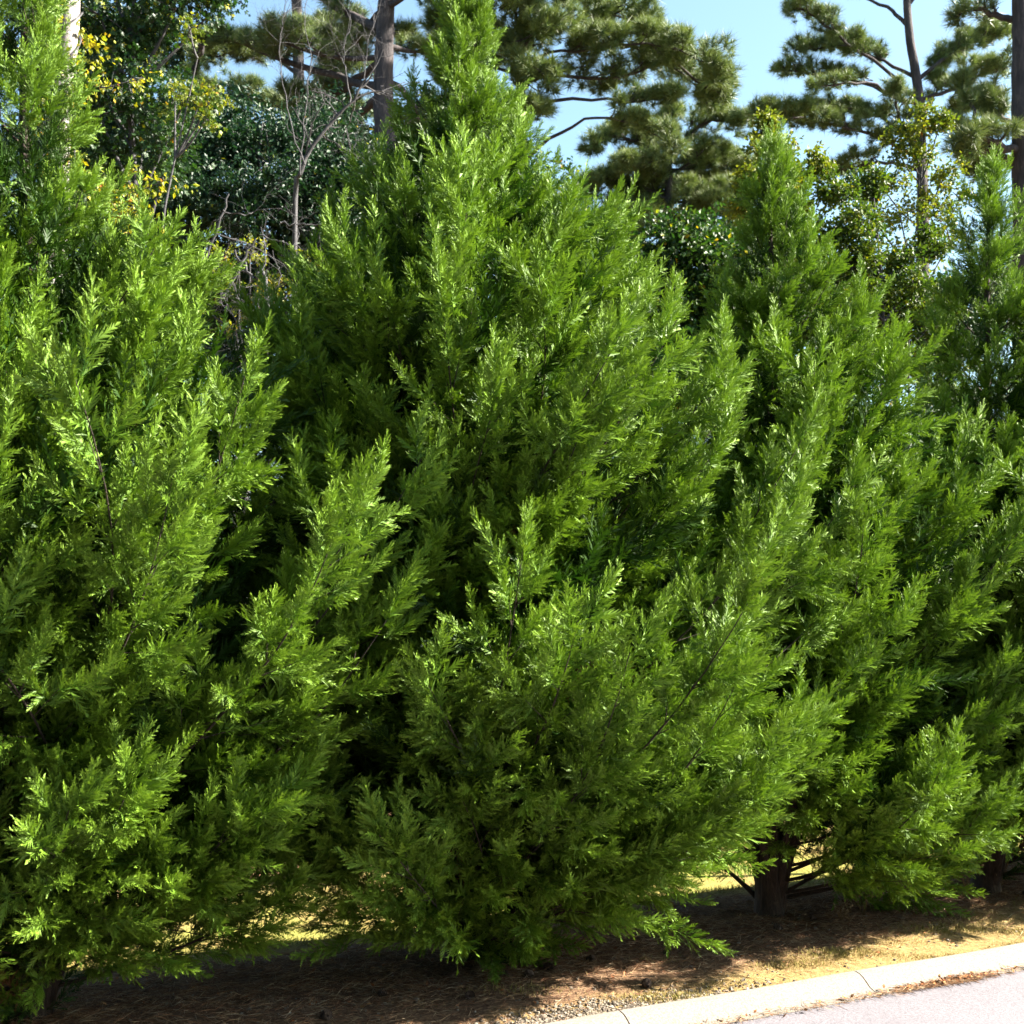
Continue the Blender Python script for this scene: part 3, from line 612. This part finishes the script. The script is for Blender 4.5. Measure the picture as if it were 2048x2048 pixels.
# bare dead trees
def dead(label, D, lines, seed, rad, tw=6, th=.32, name='dead_tree'):
    r = np.random.default_rng(seed); x0, y0 = lines[0][0]; b = at(x0, 1240, D); b[2] = -.4
    root = thing(name, label, 'tree', tuple(b), 'bare dead trees at the edge of the wood'); s_ = MB(); g = s_
    for i, ln in enumerate(lines):
        W = [at(x, y, D+.15*i*(-1)**i)-b for x, y in ln]
        if i == 0: W[0] = np.zeros(3)
        path = smooth_path(W, 18); rr_ = rad*(1 if i == 0 else th)
        path[1:-1] += r.normal(size=(16, 3))*.012
        tube(s_ if i == 0 else g, path, np.linspace(rr_, rr_*.3, 18), 8, wob=.06)
        for k in range(tw):
            q = int(r.uniform(5, 17)); t = norm(path[q]-path[q-1]); twigs(g, r, path[q], norm(t+r.normal(size=3)*.8), r.uniform(.3, 1.0), rr_*.3, 2, .45, 4)
    s_.build('trunk', M_GREY, root, True)
dead('bare grey leaning tree crossing in front of the dark pine, fine twigs above', 15,
     [[(585, 1240), (590, 480), (600, 350), (640, 270), (700, 205), (745, 150)], [(600, 350), (608, 240), (622, 130), (612, 40), (620, -40)], [(640, 270), (690, 300), (720, 315)], [(610, 330), (570, 200), (560, 80), (575, 0)],
      [(660, 240), (720, 180), (735, 90), (760, 20)], [(700, 205), (690, 120), (700, 30)]], 91, .036, 9, .26)
dead('thin upright grey dead stem with a broken top beside the left cypress', 11.5, [[(380, 1240), (385, 640), (410, 520), (440, 440), (458, 388)], [(446, 420), (490, 430), (520, 418), (555, 440)], [(390, 560), (450, 590), (495, 620)]], 93, .022, 3)
dead('curved pale dead branch leaning right from behind the left cypress shoulder', 11.2, [[(340, 1240), (366, 668), (430, 615), (480, 530), (510, 478)], [(520, 470), (580, 490), (640, 500)], [(560, 445), (620, 452), (690, 440)]], 94, .026, 3)
dead('crooked grey dead stem low in the gap left of the middle cypress', 12.5, [[(540, 1240), (535, 640), (505, 560), (470, 500)], [(530, 610), (560, 560), (545, 500)], [(520, 580), (505, 700), (512, 760)]], 95, .028, 4)

# far woodland, one mass
def woodland():
    r = np.random.default_rng(101); l_ = MB(); C = []; Rr = []
    for k in range(620):
        D = r.uniform(30, 52); px = r.uniform(-700, 2900); x = (px-1024)/F*D
        hmax = (2.6+1.6*math.sin(px*.004+1)+1.2*math.sin(px*.011))*1.25
        hmax *= 1.45 if px < 950 else 1.05
        for q in range(3): C.append(np.array([x+r.normal()*.8, D+r.normal()*.8, r.uniform(0, 1)*hmax*(D/36)+.3])); Rr.append(r.uniform(.7, 1.5))
    scatter_leaves(l_, r, C, Rr, 200, .26, (LEAF,), .05, .45)
    for k in range(60):
        D = r.uniform(30, 50); x = (r.uniform(-400, 2500)-1024)/F*D; h = r.uniform(4, 8)
        tube(l_, [[x, D, -1], [x+r.normal()*.1, D, h*.5], [x+r.normal()*.2, D, h]], [.12, .09, .05], 6, 1)
    o = l_.build('far_woodland', [M_GUM, M_PBARK]); tag(o, 'far woodland edge of mixed green trees seen through the gaps', 'woodland', kind='stuff')
woodland()

# unseen wood added behind the camera to keep sky light off the row
def sky_blocker_wood():
    r = np.random.default_rng(111); l_ = MB(); C = []; Rr = []
    for k in range(340):
        x = r.uniform(-36, 22); y = -13-r.uniform(0, 7)-.1*abs(x)
        for q in range(3): C.append(np.array([x, y, r.uniform(.3, 14)])); Rr.append(r.uniform(1.4, 2.4))
    scatter_leaves(l_, r, C, Rr, 70, .7, (LEAF,), .02, .4)
    for k in range(30): x = r.uniform(-32, 18); y = -14-r.uniform(0, 5); tube(l_, [[x, y, -1], [x, y, 5], [x+.3, y, 9]], [.2, .14, .06], 6, 1)
    tag(l_.build('unseen_sky_blocker', [M_GUM, M_PBARK]), 'unseen wood added behind the camera to block sky light', 'woodland', kind='stuff')
sky_blocker_wood()

# ------------------------------------------------------------------ litter on the verge
def mat_flat(name, stops, rough=.9):
    m, t, p = mat(name); t.links.new(ramp(t, attr(t, 'rnd'), stops), p.inputs['Base Color']); p.inputs['Roughness'].default_value = rough
    p.inputs['Specular IOR Level'].default_value = .2; return m
M_STRAW = mat_flat('dry_pine_needles', [(0, (.06, .03, .018)), (.4, (.22, .10, .05)), (.7, (.34, .22, .12)), (1, (.42, .33, .22))])
M_STONE = mat_flat('gravel_stone', [(0, (.07, .058, .048)), (.5, (.16, .13, .10)), (1, (.27, .235, .185))])
M_GRASS = mat_flat('verge_grass', [(0, (.05, .085, .012)), (.25, (.14, .15, .025)), (.5, (.27, .215, .06)), (1, (.38, .29, .14))])
M_LEAFD = mat_flat('fallen_leaf', [(0, (.09, .04, .02)), (.5, (.26, .09, .03)), (1, (.34, .2, .09))])
rg = np.random.default_rng(200)
def gpos(s, p, dz=0.): 
    z = gh(s, p)+dz; return ORG + np.asarray(s)[:, None]*U + np.asarray(p)[:, None]*N_ + np.stack([0*z, 0*z, z], -1)
def sticks(n, s, p, L, wd, flat=.12, dz=.004, tpl=None, road_z=None):
    c = gpos(s, p, dz)
    if road_z is not None: c[:, 2] = road_z
    a = rg.uniform(0, 6.283, n); d = norm(np.stack([np.cos(a), np.sin(a), rg.normal(size=n)*flat], -1))
    return c, frames(d, roll=rg.normal(size=n)*.5)*(L*rg.uniform(.5, 1.3, n))[:, None, None]
NEED = (np.array([[-.012, 0, 0], [.012, 0, 0], [.010, .02, .5], [0, 0, 1.]]), np.array([[0, 1, 2], [0, 2, 3]]), np.zeros(4))
mb = MB(); n = 60000; s = rg.uniform(-2.6, 5., n); p = np.clip(rg.normal(size=n)*.34-.12, -.93, .75)
keep = rg.random(n) < np.where(p < -.55, np.where(s > 1.6, .25, .8), 1.); s, p = s[keep], p[keep]; n = len(s)
c, rt = sticks(n, s, p, .065, 1, flat=.2, dz=.006); mb.inst(NEED, c, rt, np.clip(rg.beta(1.3, 1.5, n)+.25*np.clip(-p-.45, 0, 1), 0, 1))  # needles paler towards the kerb, darker under the row for its shade
tag(mb.build('pine_straw', M_STRAW), 'fallen brown pine needles strewn over the mulch strip', 'pine straw', kind='stuff')
# grass of the verge
BLADE = (np.array([[-.045, 0, 0], [.045, 0, 0], [.03, .10, .55], [0, .26, 1.]]), np.array([[0, 1, 2], [0, 2, 3]]), np.array([0, 0, .5, 1]))
mb = MB(); n = 60000; s = rg.uniform(-1.2, 6.5, n); p = -.94+rg.beta(1.1, 2.2, n)*.62
dn = np.sin(s*5.1+p*9)+np.sin(s*2.3-p*14+1)+np.sin(s*13+p*21)*.7+(s-1.6)*.55
k = dn > rg.normal(size=n)*.5+.3; s, p, dn = s[k], p[k], dn[k]; n = len(s)
c = gpos(s, p, -.002); d = norm(np.stack([rg.normal(size=n)*.55, rg.normal(size=n)*.55, np.ones(n)*.8], -1))
mb.inst(BLADE, c, frames(d, roll=rg.uniform(0, 6.28, n))*(rg.uniform(.012, .034, n)*np.clip(.7+dn*.2, .6, 1.4))[:, None, None], np.clip(.75-.12*dn+rg.normal(size=n)*.18, 0, 1))
n = 50000; s = rg.uniform(-3, 7, n); p = .6+rg.random(n)**1.4*5; c = gpos(s, p, -.002); d = norm(np.stack([rg.normal(size=n)*.5, rg.normal(size=n)*.5, np.ones(n)*.8], -1))
mb.inst(BLADE, c, frames(d, roll=rg.uniform(0, 6.28, n))*rg.uniform(.02, .045, n)[:, None, None], np.clip(.45+rg.normal(size=n)*.2, 0, 1))
tag(mb.build('grass', M_GRASS), 'short dry yellow green grass along the kerb and on the lawn', 'grass', kind='stuff')
# stones
def stone_tpl(seed):
    r = np.random.default_rng(seed); V = []; 
    for i, z in enumerate((-.6, 0, .55)):
        for j in range(5): a = j*1.2566+i*.6; q = math.sqrt(1-z*z); V.append([q*math.cos(a), q*math.sin(a), z*.7])
    V += [[0, 0, .7], [0, 0, -.6]]; V = np.array(V)*(1+.18*r.normal(size=(17, 1))); Fc = []
    for i in range(2):
        for j in range(5): a, b = i*5+j, i*5+(j+1) % 5; Fc += [(a, b, b+5), (a, b+5, a+5)]
    Fc += [(10+j, 10+(j+1) % 5, 15) for j in range(5)]+[((j+1) % 5, j, 16) for j in range(5)]
    return V, np.array(Fc), np.zeros(17)
ST = [stone_tpl(i) for i in range(5)]
mb = MB(); n = 3600; s = rg.normal(size=n)*.38+.15; p = -.935+np.abs(rg.normal(size=n))*.085
n2 = 900; s = np.append(s, rg.uniform(-2, 5, n2)); p = np.append(p, rg.uniform(-.93, .1, n2)); n += n2
c = gpos(s, p, .001); rt = frames(rdir(rg, n)*[.4, .4, 1])*(np.abs(rg.normal(size=n))*.0035+.003)[:, None, None]; k = rg.integers(0, 5, n); rn = rg.random(n)
for i, T in enumerate(ST): mb.inst(T, c[k == i], rt[k == i], rn[k == i])
tag(mb.build('gravel', M_STONE), 'loose grey gravel scattered behind the kerb', 'gravel', kind='stuff')
# fallen leaves and gutter drifts
FL = (np.array([[0, 0, 0], [-.3, .10, .4], [.3, .12, .45], [0, .05, 1.]]), np.array([[0, 2, 1], [1, 2, 3]]), np.zeros(4))
mb = MB(); n = 700; s = rg.uniform(-2.6, 5, n); p = rg.uniform(-.8, .7, n); c, rt = sticks(n, s, p, .022, 1, flat=.3, dz=.008); mb.inst(FL, c, rt, rg.random(n))
tag(mb.build('fallen_leaves', M_LEAFD), 'small brown leaves scattered on the mulch', 'fallen leaves', kind='stuff')
mb = MB()
for s0, ls, n in ((1.0, .4, 260), (1.70, .12, 420), (2.0, .10, 700), (2.2, .25, 240), (.5, .5, 200), (3.4, .8, 260), (1.0, 2.2, 260)):
    s = s0+rg.normal(size=n)*ls; p = -1.115-np.abs(rg.normal(size=n))*.018+.03*(rg.random(n) < .35); c, rt = sticks(n, s, p, .06, 1, flat=.10, road_z=-.057)
    c[:, 2] += rg.random(n)*.008; mb.inst(NEED, c, rt, rg.beta(2, 2, n))
    m_ = n//9; c, rt = sticks(m_, s[:m_], p[:m_], .022, 1, flat=.5, road_z=-.053); c[:, 2] += rg.random(m_)*.012; mb.inst(FL, c, rt, rg.random(m_), mat=1)
tag(mb.build('gutter_litter', [M_STRAW, M_LEAFD]), 'drift of brown needles and leaves lying in the gutter', 'leaf litter', kind='stuff')
# pine cones, each one a thing
cone = MB()
for i in range(46):
    t = i/46; a = i*2.4; z = -.5+t; q = math.sin(math.pi*min(.12+t*.86, 1))**.7*.42
    d = np.array([math.cos(a), math.sin(a), .55]); b_ = np.array([.12*math.cos(a), .12*math.sin(a), z]); e_ = b_+d/1.14*q
    sd = np.array([-math.sin(a), math.cos(a), 0])*q*.42
    cone.add([b_-sd*.4, b_+sd*.4, e_+sd, e_-sd, e_+[0, 0, .06]], [[0, 1, 2], [0, 2, 3], [2, 3, 4]], rg.random()*.5, 0)
tube(cone, [[0, 0, -.5], [0, 0, 0], [0, 0, .46]], [.14, .16, .05], 6)
M_CONE = mat_flat('pine_cone_scale', [(0, (.05, .032, .025)), (.5, (.12, .085, .065)), (1, (.2, .15, .12))])
co = None
spots = [(-.22, -.52, 'pine cone lying furthest out on the lit straw left below the middle cypress'), (.02, -.36, 'pine cone tucked against the foot of the middle cypress, left one of the near pair'),
         (.13, -.40, 'pine cone right of the stub at the foot of the middle cypress'), (.26, -.34, 'pine cone half in the shadow edge below the right skirt of the middle cypress'),
         (.50, -.30, 'pine cone in full shade under the right skirt of the middle cypress'), (.55, -.70, 'round dark pine cone lying alone on the bright straw near the gravel'),
         (-.55, -.36, 'pine cone in deep shade between the leftmost and the middle cypress'), (-.85, -.50, 'pine cone at the shaded bottom edge left of the middle cypress'),
         (.90, -.34, 'pine cone at the shadow edge halfway between the middle cypress and the bare trunk foot'), (1.62, -.28, 'pine cone lying before the bare trunk foot of the third cypress'),
         (1.90, -.22, 'pine cone just right of the bare trunk foot of the third cypress'), (3.42, -.27, 'pale lit pine cone in front of the fourth cypress trunk')]
for i, (a, b, lab) in enumerate(spots):
    if co is None: co = cone.build('pine_cone', M_CONE); o = co
    else: o = co.copy(); scn.collection.objects.link(o)
    z = float(gh(a, b)); o.location = row(a, b, z+.014); o.scale = (.042*(1+.15*math.sin(i*3)),)*3; o.rotation_euler = (1.45, .2*math.sin(i), i*1.9)
    tag(o, lab, 'pine cone', 'pine cones on the mulch')
# dry weeds between the third and fourth cypress
M_WEED = mat_flat('dry_weed', [(0, (.14, .09, .04)), (1, (.34, .25, .14))])
for i, (a, b, h, lab) in enumerate(((2.25, -.22, .13, 'short dry weed nearest the third cypress foot'), (2.62, -.18, .16, 'pale dry weed stalk standing alone in the middle of the mulch gap'), (2.80, -.16, .22, 'forked pale dry weed, broadest in the mulch gap'),
                                (3.10, -.14, .24, 'tallest dry weed with a curled brown seed head'), (3.38, -.13, .20, 'leaning green tinged weed close to the fourth cypress'), (2.05, -.26, .10, 'low dry weed tuft right of the third trunk'))):
    r = np.random.default_rng(300+i); m_ = MB(); hd = MB()
    for k in range(4 if i != 1 else 1):
        d = norm(np.array([r.normal()*.4, r.normal()*.3, 1.])); twigs(m_, r, np.zeros(3), d, h*r.uniform(.6, 1.), .0032, 1, .3, 3)
        q = d*h*.9; hp = q+r.normal(size=(10, 3))*.012; m_.inst(FL, hp, frames(rdir(r, 10))*.018, r.random(10))
    e = thing('dry_weed', lab, 'weed', tuple(row(a, b, float(gh(a, b)))), 'dry weeds on the mulch'); m_.build('stalk', M_WEED, e)
